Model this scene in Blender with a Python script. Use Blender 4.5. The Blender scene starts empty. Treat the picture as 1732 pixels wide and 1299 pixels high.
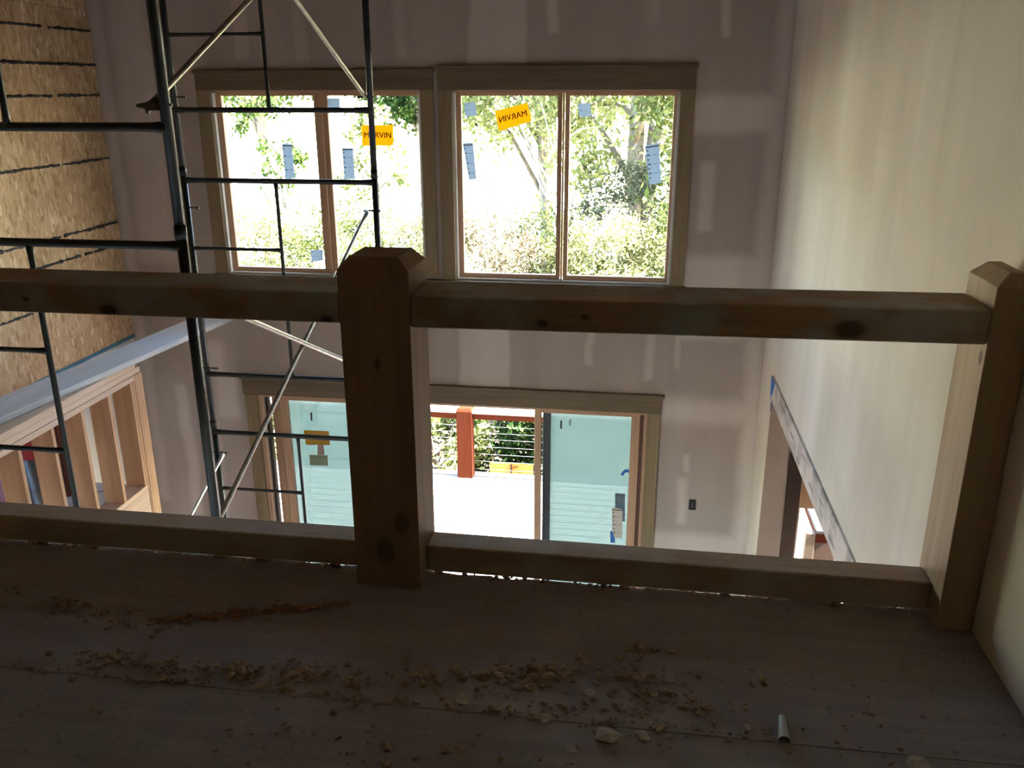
import bpy, bmesh, math, random
import numpy as np
from mathutils import Vector, Matrix
random.seed(7); rng = np.random.default_rng(7)
S = bpy.context.scene; COL = S.collection

# ------------------------------------------------------------------ camera
cam = bpy.data.cameras.new('camera'); cam.lens = 30.691; cam.sensor_width = 36; cam.clip_start = .05; cam.clip_end = 400
co = bpy.data.objects.new('camera', cam); COL.objects.link(co)
M = Matrix(((0.98964, -0.04434, 0.13658, 0), (0.14358, 0.3204, -0.93634, 0), (-0.00224, 0.94624, 0.32345, 1.42), (0, 0, 0, 1)))
co.matrix_world = M; S.camera = co

# ------------------------------------------------------------------ light
SUN_E = 20.0; SKY = .5
w = bpy.data.worlds.new('sky'); S.world = w; w.use_nodes = True
nt = w.node_tree; nt.nodes.clear()
sky = nt.nodes.new('ShaderNodeTexSky'); sky.sky_type = 'NISHITA'; sky.sun_disc = False
sky.sun_elevation = math.radians(42); sky.sun_rotation = math.radians(80); sky.air_density = 1.2; sky.dust_density = 1.5
bg = nt.nodes.new('ShaderNodeBackground'); bg.inputs[1].default_value = SKY
ow = nt.nodes.new('ShaderNodeOutputWorld'); nt.links.new(sky.outputs[0], bg.inputs[0]); nt.links.new(bg.outputs[0], ow.inputs[0])
sun = bpy.data.lights.new('sun', 'SUN'); sun.energy = SUN_E; sun.angle = .009; sun.color = (1, .93, .82)
so = bpy.data.objects.new('sun', sun); COL.objects.link(so)
so.rotation_euler = Vector((0.68, -0.03, 0.73)).to_track_quat('Z', 'Y').to_euler()
S.view_settings.view_transform = 'Standard'; S.view_settings.look = 'None'; S.view_settings.gamma = 1
S.view_settings.use_curve_mapping = False; S.view_settings.exposure = 3.0
S.cycles.use_denoising = True; S.cycles.max_bounces = 10; S.cycles.diffuse_bounces = 6; S.cycles.transparent_max_bounces = 24
S.cycles.sample_clamp_indirect = 12; S.cycles.caustics_reflective = False; S.cycles.caustics_refractive = False

# ------------------------------------------------------------------ materials
def mat(name):
    m = bpy.data.materials.new(name); m.use_nodes = True
    return m, m.node_tree, m.node_tree.nodes['Principled BSDF']
def N(t, typ, **k):
    n = t.nodes.new(typ)
    for a, v in k.items():
        if a.startswith('i_'):
            key = a[2:]; key = int(key) if key.isdigit() else key
            n.inputs[key].default_value = v
        else: setattr(n, a, v)
    return n
def ramp(t, fac, stops):
    r = t.nodes.new('ShaderNodeValToRGB'); e = r.color_ramp.elements
    while len(e) < len(stops): e.new(.5)
    for el, (p, c) in zip(e, stops): el.position = p; el.color = (*c, 1)
    t.links.new(fac, r.inputs[0]); return r
def mixc(t, fac, a, b, blend='MIX'):
    n = t.nodes.new('ShaderNodeMix'); n.data_type = 'RGBA'; n.blend_type = blend
    for s, v in ((n.inputs[0], fac), (n.inputs[6], a), (n.inputs[7], b)):
        if hasattr(v, 'is_linked'): t.links.new(v, s)
        else: s.default_value = v if not isinstance(v, tuple) else (*v, 1)
    return n.outputs[2]
def mth(t, op, a, b=None, clamp=False):
    n = t.nodes.new('ShaderNodeMath'); n.operation = op; n.use_clamp = clamp
    for i, v in enumerate((a, b)):
        if v is None: continue
        if hasattr(v, 'is_linked'): t.links.new(v, n.inputs[i])
        else: n.inputs[i].default_value = v
    return n.outputs[0]
def plain(name, c, rough=.6, metal=0, noise=0, nscale=8, bump=0):
    m, t, b = mat(name); b.inputs['Roughness'].default_value = rough; b.inputs['Metallic'].default_value = metal
    b.inputs['Base Color'].default_value = (*c, 1)
    if noise:
        tc = N(t, 'ShaderNodeTexCoord'); nz = N(t, 'ShaderNodeTexNoise', i_Scale=nscale, i_Detail=5)
        t.links.new(tc.outputs['Object'], nz.inputs['Vector'])
        r = ramp(t, nz.outputs[0], [(.3, tuple(x * (1 - noise) for x in c)), (.7, tuple(min(1, x * (1 + noise)) for x in c))])
        t.links.new(r.outputs[0], b.inputs['Base Color'])
        if bump:
            bp = N(t, 'ShaderNodeBump', i_Strength=bump, i_Distance=.01); t.links.new(nz.outputs[0], bp.inputs['Height']); t.links.new(bp.outputs[0], b.inputs['Normal'])
    return m
def wood(name, c1, c2, axis='x', rough=.65, knots=(), grain=28, spec=.3, patch=None, kstr=.8, kcol=(.035, .017, .01), kel=.6):
    """timber with grain running along one axis; knots are (x,y,z,radius) dark spots in object space"""
    m, t, b = mat(name); b.inputs['Roughness'].default_value = rough; b.inputs['Specular IOR Level'].default_value = spec
    tc = N(t, 'ShaderNodeTexCoord'); mp = N(t, 'ShaderNodeMapping')
    t.links.new(tc.outputs['Object'], mp.inputs[0])
    s = [1, 1, 1]; s['xyz'.index(axis)] = .06; mp.inputs['Scale'].default_value = s
    oi = N(t, 'ShaderNodeObjectInfo'); va = N(t, 'ShaderNodeVectorMath', operation='SCALE', i_Scale=17.0)
    cb = N(t, 'ShaderNodeCombineXYZ'); t.links.new(oi.outputs['Random'], cb.inputs[0]); t.links.new(oi.outputs['Random'], cb.inputs[1]); t.links.new(oi.outputs['Random'], cb.inputs[2])
    t.links.new(cb.outputs[0], va.inputs[0])
    ad = N(t, 'ShaderNodeVectorMath', operation='ADD'); t.links.new(mp.outputs[0], ad.inputs[0]); t.links.new(va.outputs[0], ad.inputs[1])
    n1 = N(t, 'ShaderNodeTexNoise', i_Scale=grain, i_Detail=4, i_Roughness=.6, i_Distortion=.6); t.links.new(ad.outputs[0], n1.inputs['Vector'])
    n2 = N(t, 'ShaderNodeTexNoise', i_Scale=grain * .2, i_Detail=3); t.links.new(ad.outputs[0], n2.inputs['Vector'])
    f = mth(t, 'ADD', mth(t, 'MULTIPLY', n1.outputs[0], .6), mth(t, 'MULTIPLY', n2.outputs[0], .4))
    r = ramp(t, f, [(.34, c1), (.5, tuple((a + b_) / 2 for a, b_ in zip(c1, c2))), (.66, c2)])
    colr = r.outputs[0]
    if patch:
        n3 = N(t, 'ShaderNodeTexNoise', i_Scale=patch[1], i_Detail=3); t.links.new(tc.outputs['Object'], n3.inputs['Vector'])
        rr = ramp(t, n3.outputs[0], [(.45, (0, 0, 0)), (.6, (1, 1, 1))]); colr = mixc(t, rr.outputs[0], colr, patch[0])
    for kx, ky, kz, kr in knots:
        d = N(t, 'ShaderNodeVectorMath', operation='SUBTRACT'); t.links.new(tc.outputs['Object'], d.inputs[0]); d.inputs[1].default_value = (kx, ky, kz)
        sc = [1, 1, 1]; sc['xyz'.index(axis)] = kel
        d2 = N(t, 'ShaderNodeVectorMath', operation='MULTIPLY'); t.links.new(d.outputs[0], d2.inputs[0]); d2.inputs[1].default_value = sc
        ln = N(t, 'ShaderNodeVectorMath', operation='LENGTH'); t.links.new(d2.outputs[0], ln.inputs[0])
        mr = N(t, 'ShaderNodeMapRange', interpolation_type='SMOOTHSTEP'); t.links.new(ln.outputs['Value'], mr.inputs[0])
        mr.inputs[1].default_value = kr * .6; mr.inputs[2].default_value = kr * 1.25; mr.inputs[3].default_value = kstr; mr.inputs[4].default_value = 0
        colr = mixc(t, mr.outputs[0], colr, kcol)
    t.links.new(colr, b.inputs['Base Color'])
    bp = N(t, 'ShaderNodeBump', i_Strength=.25, i_Distance=.004); t.links.new(f, bp.inputs['Height']); t.links.new(bp.outputs[0], b.inputs['Normal'])
    return m
def drywall(name, base, mud, patches, ax=('X', 'Z')):
    """gypsum board with trowelled joint compound: patches (a0,a1,z0,z1,soft,strength)"""
    m, t, b = mat(name); b.inputs['Roughness'].default_value = .85; b.inputs['Specular IOR Level'].default_value = .15
    tc = N(t, 'ShaderNodeTexCoord'); nz = N(t, 'ShaderNodeTexNoise', i_Scale=1.7, i_Detail=3); t.links.new(tc.outputs['Object'], nz.inputs['Vector'])
    off = N(t, 'ShaderNodeVectorMath', operation='MULTIPLY_ADD'); t.links.new(nz.outputs['Color'], off.inputs[0]); off.inputs[1].default_value = (.12, .12, .12)
    t.links.new(tc.outputs['Object'], off.inputs[2])
    sp = N(t, 'ShaderNodeSeparateXYZ'); t.links.new(off.outputs[0], sp.inputs[0])
    A, Z = sp.outputs[ax[0]], sp.outputs[ax[1]]
    tot = None
    def edge(v, e, s, up):
        mr = N(t, 'ShaderNodeMapRange', interpolation_type='SMOOTHSTEP'); t.links.new(v, mr.inputs[0])
        mr.inputs[1].default_value = e - s; mr.inputs[2].default_value = e + s
        mr.inputs[3].default_value = 0 if up else 1; mr.inputs[4].default_value = 1 if up else 0
        return mr.outputs[0]
    for a0, a1, z0, z1, s, st in patches:
        a0 += .06; a1 += .06; z0 += .06; z1 += .06
        v = mth(t, 'MULTIPLY', mth(t, 'MULTIPLY', edge(A, a0, s, 1), edge(A, a1, s, 0)), mth(t, 'MULTIPLY', edge(Z, z0, s, 1), edge(Z, z1, s, 0)))
        v = mth(t, 'MULTIPLY', v, st); tot = v if tot is None else mth(t, 'MAXIMUM', tot, v)
    c = mixc(t, tot, base, mud) if tot else None
    mp = N(t, 'ShaderNodeMapping'); mp.inputs['Scale'].default_value = (3, 3, .5); t.links.new(tc.outputs['Object'], mp.inputs[0])
    n2 = N(t, 'ShaderNodeTexNoise', i_Scale=1.5, i_Detail=4); t.links.new(mp.outputs[0], n2.inputs['Vector'])
    r = ramp(t, n2.outputs[0], [(.3, (.88, .87, .86)), (.7, (1, 1, 1))])
    c = mixc(t, 1.0, c if c else (*base,), r.outputs[0], 'MULTIPLY')
    t.links.new(c, b.inputs['Base Color'])
    return m

def osb(name):
    m, t, b = mat(name); b.inputs['Roughness'].default_value = .7; b.inputs['Specular IOR Level'].default_value = .25
    tc = N(t, 'ShaderNodeTexCoord')
    wn = N(t, 'ShaderNodeTexNoise', i_Scale=14, i_Detail=3); t.links.new(tc.outputs['Object'], wn.inputs['Vector'])
    wd = N(t, 'ShaderNodeVectorMath', operation='MULTIPLY_ADD'); t.links.new(wn.outputs['Color'], wd.inputs[0]); wd.inputs[1].default_value = (.0, .05, .05); t.links.new(tc.outputs['Object'], wd.inputs[2])
    c = None
    for k, (rot, sc) in enumerate((((.6, 0, 0), (9, 26, 13)), ((-.75, 0, 0), (11, 34, 15)), ((1.9, 0, 0), (8, 30, 12)), ((.05, 0, 0), (8, 40, 17)))):
        mp = N(t, 'ShaderNodeMapping'); mp.inputs['Rotation'].default_value = rot; mp.inputs['Scale'].default_value = (1, sc[1] * 1.4, sc[2] * 1.1); t.links.new(wd.outputs[0], mp.inputs[0])
        v = N(t, 'ShaderNodeTexVoronoi', i_Scale=1.0); t.links.new(mp.outputs[0], v.inputs['Vector'])
        sp = N(t, 'ShaderNodeSeparateColor'); t.links.new(v.outputs['Color'], sp.inputs[0])
        r = ramp(t, sp.outputs[0], [(0, (.46, .29, .16)), (.2, (.60, .41, .24)), (.7, (.68, .49, .30)), (.92, (.76, .57, .37)), (1, (.88, .74, .54))])
        c = r.outputs[0] if c is None else mixc(t, ramp(t, sp.outputs[1], [(.45, (0, 0, 0)), (.55, (1, 1, 1))]).outputs[0], c, r.outputs[0])
    nz = N(t, 'ShaderNodeTexNoise', i_Scale=2.5, i_Detail=5); t.links.new(tc.outputs['Object'], nz.inputs['Vector'])
    c = mixc(t, 1.0, c, ramp(t, nz.outputs[0], [(.35, (.82, .8, .78)), (.65, (1, 1, 1))]).outputs[0], 'MULTIPLY')
    t.links.new(c, b.inputs['Base Color']); return m

def leafmat(name, c1, c2, c3, tr=.35):
    m = bpy.data.materials.new(name); m.use_nodes = True; t = m.node_tree; t.nodes.clear()
    g = N(t, 'ShaderNodeNewGeometry'); r = ramp(t, g.outputs['Random Per Island'], [(0, c1), (.5, c2), (1, c3)])
    d = N(t, 'ShaderNodeBsdfDiffuse'); tl = N(t, 'ShaderNodeBsdfTranslucent'); mx = N(t, 'ShaderNodeMixShader', i_0=tr)
    t.links.new(r.outputs[0], d.inputs[0]); t.links.new(r.outputs[0], tl.inputs[0]); t.links.new(d.outputs[0], mx.inputs[1]); t.links.new(tl.outputs[0], mx.inputs[2])
    o = N(t, 'ShaderNodeOutputMaterial'); t.links.new(mx.outputs[0], o.inputs[0]); return m

def glassmat(name, tint=(1, 1, 1), film=None, filmw=0.0):
    m = bpy.data.materials.new(name); m.use_nodes = True; t = m.node_tree; t.nodes.clear()
    tr = N(t, 'ShaderNodeBsdfTransparent'); tr.inputs[0].default_value = (*tint, 1)
    gl = N(t, 'ShaderNodeBsdfGlossy', i_Roughness=.02); fr = N(t, 'ShaderNodeFresnel', i_IOR=1.45)
    mx = N(t, 'ShaderNodeMixShader'); fm = mth(t, 'MULTIPLY', fr.outputs[0], .8)
    t.links.new(fm, mx.inputs[0]); t.links.new(tr.outputs[0], mx.inputs[1]); t.links.new(gl.outputs[0], mx.inputs[2]); outp = mx.outputs[0]
    if film:
        tl = N(t, 'ShaderNodeBsdfTranslucent'); tl.inputs[0].default_value = (*film, 1)
        m2 = N(t, 'ShaderNodeMixShader', i_0=filmw); t.links.new(outp, m2.inputs[1]); t.links.new(tl.outputs[0], m2.inputs[2]); outp = m2.outputs[0]
    o = N(t, 'ShaderNodeOutputMaterial'); t.links.new(outp, o.inputs[0]); return m

MUD = (.68, .61, .575); BRD = (.455, .39, .36)
far_p = [(.25, .95, 1.11, 1.36, .05, 1), (.84, .96, -3, 2.6, .05, .9), (.30, .96, -.35, .25, .05, .9), (.40, .50, .42, .92, .03, .8), (.33, .50, -.95, -.90, .05, .5), (.20, .96, -1.03, -.84, .07, .9),
         (-1.22, -.83, 1.53, 3, .02, .7), (-.67, -.60, 1.75, 2.4, .02, .8), (.47, .53, 1.72, 2.3, .02, .9), (.0, .06, 1.8, 2.3, .03, .4), (-3.9, -3.6, .1, 3, .05, .5), (-4.05, -3.95, -2, 3, .04, .6),
         (-1.35, -.95, -.82, .02, .02, .8), (-.36, -.30, -.6, -.3, .02, .7), (.08, .14, -.7, -.2, .02, .7), (.3, .34, -.6, -.2, .02, .7), (.40, .46, -1.9, -1.5, .03, .7), (.43, .47, -1.45, -1.3, .02, .7),
         (.18, .96, -3, -1.98, .05, .9), (-3.75, -3.65, -2.6, -.9, .03, .7), (-3.5, -3.42, -2.3, -1.1, .03, .7), (-3.55, -3.3, -.82, -.55, .05, .8), (-3.4, -3.2, -1.2, -.8, .04, .7), (-2.95, -2.85, 1.6, 3, .02, .5), (-2.5, -2.4, 1.6, 3, .02, .4), (-1.75, -1.68, 1.6, 3, .03, .4)]
M_FAR = drywall('joint_compound_drywall', BRD, MUD, far_p)
right_p = [(3, 6.4, .2, 1.0, .15, 1), (5.9, 6.4, -1, 3, .1, 1), (4.4, 4.7, -1, 3, .15, .9), (1, 6.4, -1, -.45, .15, .7), (2.2, 3, -.4, 2, .1, .9), (3.1, 3.4, 0.6, 1.8, .06, .7), (3.6, 3.9, -.3, 1.2, .08, .8)]
M_RIGHT = drywall('trowelled_drywall', (.74, .69, .59), (.83, .79, .70), right_p, ('Y', 'Z'))
M_DRY = drywall('plain_drywall', (.6, .56, .52), MUD, [])
M_WHITE = plain('white_primer', (.74, .74, .73), .6, noise=.04)
M_OSB = osb('strand_board')
M_PINE_L = wood('pale_pine', (.56, .40, .29), (.72, .55, .43), 'y')
M_STUDZ = wood('pine_stud', (.48, .29, .17), (.64, .41, .26), 'z')
M_SASH = wood('sash_pine', (.45, .27, .17), (.58, .38, .25), 'z', .45)
M_SASHX = wood('sash_pine_crosswise', (.45, .27, .17), (.58, .38, .25), 'x', .45)
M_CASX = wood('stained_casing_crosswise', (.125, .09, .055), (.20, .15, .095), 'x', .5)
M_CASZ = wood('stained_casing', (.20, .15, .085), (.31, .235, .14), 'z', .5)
M_RAIL = wood('rail_timber', (.27, .175, .105), (.40, .28, .18), 'x', .6, patch=((.36, .36, .35), 5), knots=[(.53, 2.2, .842, .026), (-1.47, 2.2, .825, .018), (-.24, 2.2, .83, .012), (-.13, 2.2, .85, .01), (-1.72, 2.2, .848, .01), (-.83, 2.2, .82, .014)])  # grey patches stand for weathering and for sky light on the top
M_RAILB = wood('lower_rail_timber', (.34, .25, .18), (.50, .39, .30), 'x', .65, patch=((.45, .39, .35), 4))
M_POST = wood('post_timber', (.23, .15, .09), (.34, .235, .15), 'z', .65, knots=[(-.648, 2.2, .215, .024), (-.70, 2.2, .12, .03), (-.695, 2.2, .70, .012)], kstr=.55)
M_POSTR = wood('wall_post_timber', (.34, .235, .15), (.47, .35, .235), 'z', .65, knots=[(.857, 2.23, .775, .012)])
M_GREY = wood('weathered_plank', (.50, .51, .51), (.68, .69, .70), 'y', .75, patch=((.56, .59, .62), 3))
M_BEAM = wood('header_plank', (.30, .27, .24), (.62, .58, .53), 'y', .75, grain=26, patch=((.66, .60, .55), 6), kstr=.65, kcol=(.14, .12, .10), kel=.16, knots=[(.941, 5.3, -.50, .010), (.941, 4.95, -.53, .012), (.941, 4.55, -.50, .010), (.941, 4.3, -.56, .012), (.941, 4.05, -.52, .008), (.941, 3.75, -.575, .012), (.941, 3.42, -.53, .014), (.941, 3.30, -.56, .010), (.941, 4.7, -.585, .010)])
M_CEDAR = wood('red_brown_stained_timber', (.040, .0085, .0035), (.058, .014, .006), 'z', .9, spec=.05)
M_CEDARX = wood('red_brown_rail_timber', (.040, .0085, .0035), (.058, .014, .006), 'x', .9, spec=.05)
M_DECK = wood('bleached_deck_board', (.20, .18, .17), (.26, .24, .225), 'x', .7)
M_DARKT = plain('dark_brown_trim', (.055, .032, .02), .5, noise=.2)
M_SCAF = plain('scaffold_enamel', (.008, .015, .016), .38, .0, noise=.3, nscale=12)
M_GALV = plain('galvanised_brace', (.30, .27, .23), .45, .7, noise=.25, nscale=20)
M_GALVL = plain('bright_galvanised_brace', (.6, .62, .62), .4, .7, noise=.15, nscale=20)
M_STEEL = plain('steel_pin', (.1, .09, .08), .5, .8)
M_BLUE = plain('blue_masking_tape', (.03, .16, .55), .6)
M_TEAL = plain('teal_masking_tape', (.06, .20, .32), .6, noise=.3)
M_YEL = plain('yellow_sticker', (.90, .55, .02), .5)
M_YELT = plain('sticker_lettering', (.05, .025, .005), .8)
M_INK = plain('label_print', (.03, .035, .05), .6)
M_BLACK = plain('black_plastic', (.015, .015, .015), .4)
M_GASK = plain('dark_gasket', (.03, .045, .055), .5)
M_PIPE = plain('duct_metal', (.20, .20, .19), .4, .8, noise=.3)
M_RED = plain('red_pipe_cap', (.45, .03, .03), .5)
M_PURP = plain('purple_board', (.45, .30, .58), .8, noise=.15)
M_REDB = wood('dark_red_board', (.16, .05, .03), (.26, .09, .06), 'z')
M_ORANGE = plain('orange_panel', (.75, .28, .06), .6, noise=.15, nscale=3)
M_CABLE = plain('stainless_cable', (.6, .6, .58), .3, .9)
M_WIRE = plain('wire_insulation', (.6, .6, .58), .5)
M_BEAD = plain('dark_sealant', (.035, .032, .035), .7, noise=.4, nscale=30)
M_GLASS = glassmat('window_glass', (.97, .98, .97))
M_FILM = glassmat('filmed_door_glass', (.30, .335, .345), (.225, .29, .265), .52)
M_GRASS = plain('dry_sunlit_grass', (.62, .60, .42), .9, noise=.25, nscale=.8)
M_SOIL = plain('dark_soil', (.11, .075, .05), .95, noise=.4, nscale=3)
M_BARK = plain('grey_bark', (.20, .17, .14), .9, noise=.35, nscale=9, bump=.6)
M_TWIG = plain('pale_bark', (.5, .45, .38), .9, noise=.2)
M_DUST = plain('sawdust_and_plaster', (.36, .27, .20), .95, noise=.45, nscale=60)
M_SAW = plain('reddish_sawdust', (.33, .18, .10), .95, noise=.4, nscale=60)
M_CHIP = plain('pale_plaster_chip', (.42, .38, .32), .9, noise=.2, nscale=40)
M_GCHIP = plain('yellow_green_chip', (.36, .42, .16), .8)
M_LABEL = bpy.data.materials.new('paper_label'); M_LABEL.use_nodes = True
t = M_LABEL.node_tree; t.nodes.clear()
d = N(t, 'ShaderNodeBsdfDiffuse'); d.inputs[0].default_value = (.75, .78, .82, 1); tl = N(t, 'ShaderNodeBsdfTranslucent'); tl.inputs[0].default_value = (.33, .38, .44, 1)
mx = N(t, 'ShaderNodeMixShader', i_0=.8); o = N(t, 'ShaderNodeOutputMaterial')
t.links.new(d.outputs[0], mx.inputs[1]); t.links.new(tl.outputs[0], mx.inputs[2]); t.links.new(mx.outputs[0], o.inputs[0])
b_ = M_YEL.node_tree; _p = b_.nodes['Principled BSDF']; _tl = N(b_, 'ShaderNodeBsdfTranslucent'); _tl.inputs[0].default_value = (.72, .40, .03, 1)
_mx = N(b_, 'ShaderNodeMixShader', i_0=.85); b_.links.new(_p.outputs[0], _mx.inputs[1]); b_.links.new(_tl.outputs[0], _mx.inputs[2]); b_.links.new(_mx.outputs[0], b_.nodes['Material Output'].inputs[0])
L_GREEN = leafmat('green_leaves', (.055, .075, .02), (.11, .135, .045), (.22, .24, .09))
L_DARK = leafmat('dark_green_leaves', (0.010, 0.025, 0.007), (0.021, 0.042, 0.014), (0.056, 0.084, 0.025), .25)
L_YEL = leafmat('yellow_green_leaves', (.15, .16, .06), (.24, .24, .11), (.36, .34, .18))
L_SHADE = leafmat('hazed_shade_leaves', (.045, .055, .035), (.075, .085, .055), (.13, .14, .09), .4)  # leaf tones dulled and darkened to imitate shade and haze
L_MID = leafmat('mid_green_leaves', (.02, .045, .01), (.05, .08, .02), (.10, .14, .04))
L_HAZE = leafmat('haze_lightened_leaves', (.10, .13, .05), (.16, .19, .08), (.26, .27, .12), .5)  # leaf tones lightened to imitate bright haze
L_DRY = leafmat('dry_brown_leaves', (.12, .09, .055), (.19, .15, .10), (.28, .24, .17))

# plywood subfloor
M_PLY, t, b = mat('dusty_plywood'); b.inputs['Roughness'].default_value = .85; b.inputs['Specular IOR Level'].default_value = .2
tc = N(t, 'ShaderNodeTexCoord'); n1 = N(t, 'ShaderNodeTexNoise', i_Scale=2.2, i_Detail=6); t.links.new(tc.outputs['Object'], n1.inputs['Vector'])
mp = N(t, 'ShaderNodeMapping'); mp.inputs['Scale'].default_value = (.6, 9, 1); t.links.new(tc.outputs['Object'], mp.inputs[0])
n2 = N(t, 'ShaderNodeTexNoise', i_Scale=3, i_Detail=4); t.links.new(mp.outputs[0], n2.inputs['Vector'])
n3 = N(t, 'ShaderNodeTexNoise', i_Scale=55, i_Detail=3); t.links.new(tc.outputs['Object'], n3.inputs['Vector'])
c = mixc(t, .35, ramp(t, n1.outputs[0], [(.3, (.25, .22, .22)), (.55, (.33, .305, .31)), (.75, (.41, .385, .39))]).outputs[0], ramp(t, n2.outputs[0], [(.3, (.22, .19, .19)), (.7, (.39, .36, .37))]).outputs[0])
c = mixc(t, ramp(t, n3.outputs[0], [(.62, (0, 0, 0)), (.72, (.6, .6, .6))]).outputs[0], c, (.12, .08, .06))
t.links.new(c, b.inputs['Base Color']); bp = N(t, 'ShaderNodeBump', i_Strength=.3, i_Distance=.003); t.links.new(n3.outputs[0], bp.inputs['Height']); t.links.new(bp.outputs[0], b.inputs['Normal'])

# ------------------------------------------------------------------ geometry helpers
def link(name, me, m=None, parent=None, loc=None, rot=None):
    if m: me.materials.append(m)
    o = bpy.data.objects.new(name, me); COL.objects.link(o)
    if parent: o.parent = parent
    if loc is not None: o.location = loc
    if rot is not None: o.rotation_euler = rot
    return o
def tag(o, label=None, cat=None, group=None, kind=None):
    if label: o['label'] = label
    if cat: o['category'] = cat
    if group: o['group'] = group
    if kind: o['kind'] = kind
    return o
def empty(name, loc=(0, 0, 0), label=None, cat=None, group=None, kind=None):
    o = bpy.data.objects.new(name, None); o.empty_display_size = .05; COL.objects.link(o); o.location = loc
    return tag(o, label, cat, group, kind)
def bbox(bm, x0, x1, y0, y1, z0, z1):
    v = [bm.verts.new(p) for p in ((x0, y0, z0), (x1, y0, z0), (x1, y1, z0), (x0, y1, z0), (x0, y0, z1), (x1, y0, z1), (x1, y1, z1), (x0, y1, z1))]
    for f in ((0, 3, 2, 1), (4, 5, 6, 7), (0, 1, 5, 4), (1, 2, 6, 5), (2, 3, 7, 6), (3, 0, 4, 7)): bm.faces.new([v[i] for i in f])
    return v
def fin(bm, name, bevel=0, seg=2):
    bmesh.ops.recalc_face_normals(bm, faces=bm.faces)
    if bevel: bmesh.ops.bevel(bm, geom=list(bm.edges), offset=bevel, segments=seg, affect='EDGES', profile=.6)
    me = bpy.data.meshes.new(name); bm.to_mesh(me); bm.free(); return me
def box(name, x0, x1, y0, y1, z0, z1, m, parent=None, bevel=.002, seg=1):
    bm = bmesh.new(); bbox(bm, x0, x1, y0, y1, z0, z1)
    px, py, pz = parent.location if parent else (0, 0, 0)
    me = fin(bm, name, bevel, seg)
    if parent: me.transform(Matrix.Translation((-px, -py, -pz)))
    return link(name, me, m, parent)
def hexa(name, pts, m, parent=None, bevel=.002):
    """eight corners: bottom four then top four"""
    bm = bmesh.new(); v = [bm.verts.new(p) for p in pts]
    for f in ((0, 3, 2, 1), (4, 5, 6, 7), (0, 1, 5, 4), (1, 2, 6, 5), (2, 3, 7, 6), (3, 0, 4, 7)): bm.faces.new([v[i] for i in f])
    me = fin(bm, name, bevel, 1)
    if parent: me.transform(Matrix.Translation([-a for a in parent.location]))
    return link(name, me, m, parent)
def tube_bm(bm, pts, r, seg=10, rads=None, caps=True):
    rings = []
    n = len(pts); pts = [Vector(p) for p in pts]; ref = None
    for i, p in enumerate(pts):
        d = (pts[min(i + 1, n - 1)] - pts[max(i - 1, 0)]).normalized()
        if ref is None: ref = Vector((0, 0, 1)) if abs(d.z) < .9 else Vector((1, 0, 0))
        a = d.cross(ref).normalized(); b2 = d.cross(a).normalized(); ref = a.cross(d)
        rr = rads[i] if rads else r
        rings.append([bm.verts.new(p + (a * math.cos(2 * math.pi * k / seg) + b2 * math.sin(2 * math.pi * k / seg)) * rr) for k in range(seg)])
    for A, B in zip(rings, rings[1:]):
        for k in range(seg):
            f = bm.faces.new((A[k], A[(k + 1) % seg], B[(k + 1) % seg], B[k])); f.smooth = True
    if caps: bm.faces.new(rings[0][::-1]); bm.faces.new(rings[-1])
def tube(name, pts, r, m, parent=None, seg=10, rads=None):
    bm = bmesh.new(); tube_bm(bm, pts, r, seg, rads); me = fin(bm, name)
    if parent: me.transform(Matrix.Translation([-a for a in parent.location]))
    return link(name, me, m, parent)

def holed_wall(name, axis, c0, c1, a_rng, z_rng, holes, m):
    """a wall slab between c0 and c1 on 'axis' with rectangular holes (a0,a1,z0,z1)"""
    As = sorted({*a_rng, *[h[0] for h in holes], *[h[1] for h in holes]}); Zs = sorted({*z_rng, *[h[2] for h in holes], *[h[3] for h in holes]})
    As = [a for a in As if a_rng[0] <= a <= a_rng[1]]; Zs = [z for z in Zs if z_rng[0] <= z <= z_rng[1]]
    solid = lambda i, j: 0 <= i < len(As) - 1 and 0 <= j < len(Zs) - 1 and not any(h[0] - 1e-6 <= As[i] and As[i + 1] <= h[1] + 1e-6 and h[2] - 1e-6 <= Zs[j] and Zs[j + 1] <= h[3] + 1e-6 for h in holes)
    bm = bmesh.new(); cache = {}
    P = lambda c, a, z: (a, c, z) if axis == 'y' else (c, a, z)
    def V(c, i, j):
        k = (c, i, j)
        if k not in cache: cache[k] = bm.verts.new(P((c0, c1)[c], As[i], Zs[j]))
        return cache[k]
    for i in range(len(As) - 1):
        for j in range(len(Zs) - 1):
            if not solid(i, j): continue
            for c in (0, 1): bm.faces.new((V(c, i, j), V(c, i + 1, j), V(c, i + 1, j + 1), V(c, i, j + 1)))
            for di, dj, e in ((-1, 0, ((i, j), (i, j + 1))), (1, 0, ((i + 1, j), (i + 1, j + 1))), (0, -1, ((i, j), (i + 1, j))), (0, 1, ((i, j + 1), (i + 1, j + 1)))):
                if not solid(i + di, j + dj): bm.faces.new((V(0, *e[0]), V(0, *e[1]), V(1, *e[1]), V(1, *e[0])))
    return tag(link(name, fin(bm, name), m), kind='structure')

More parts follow.
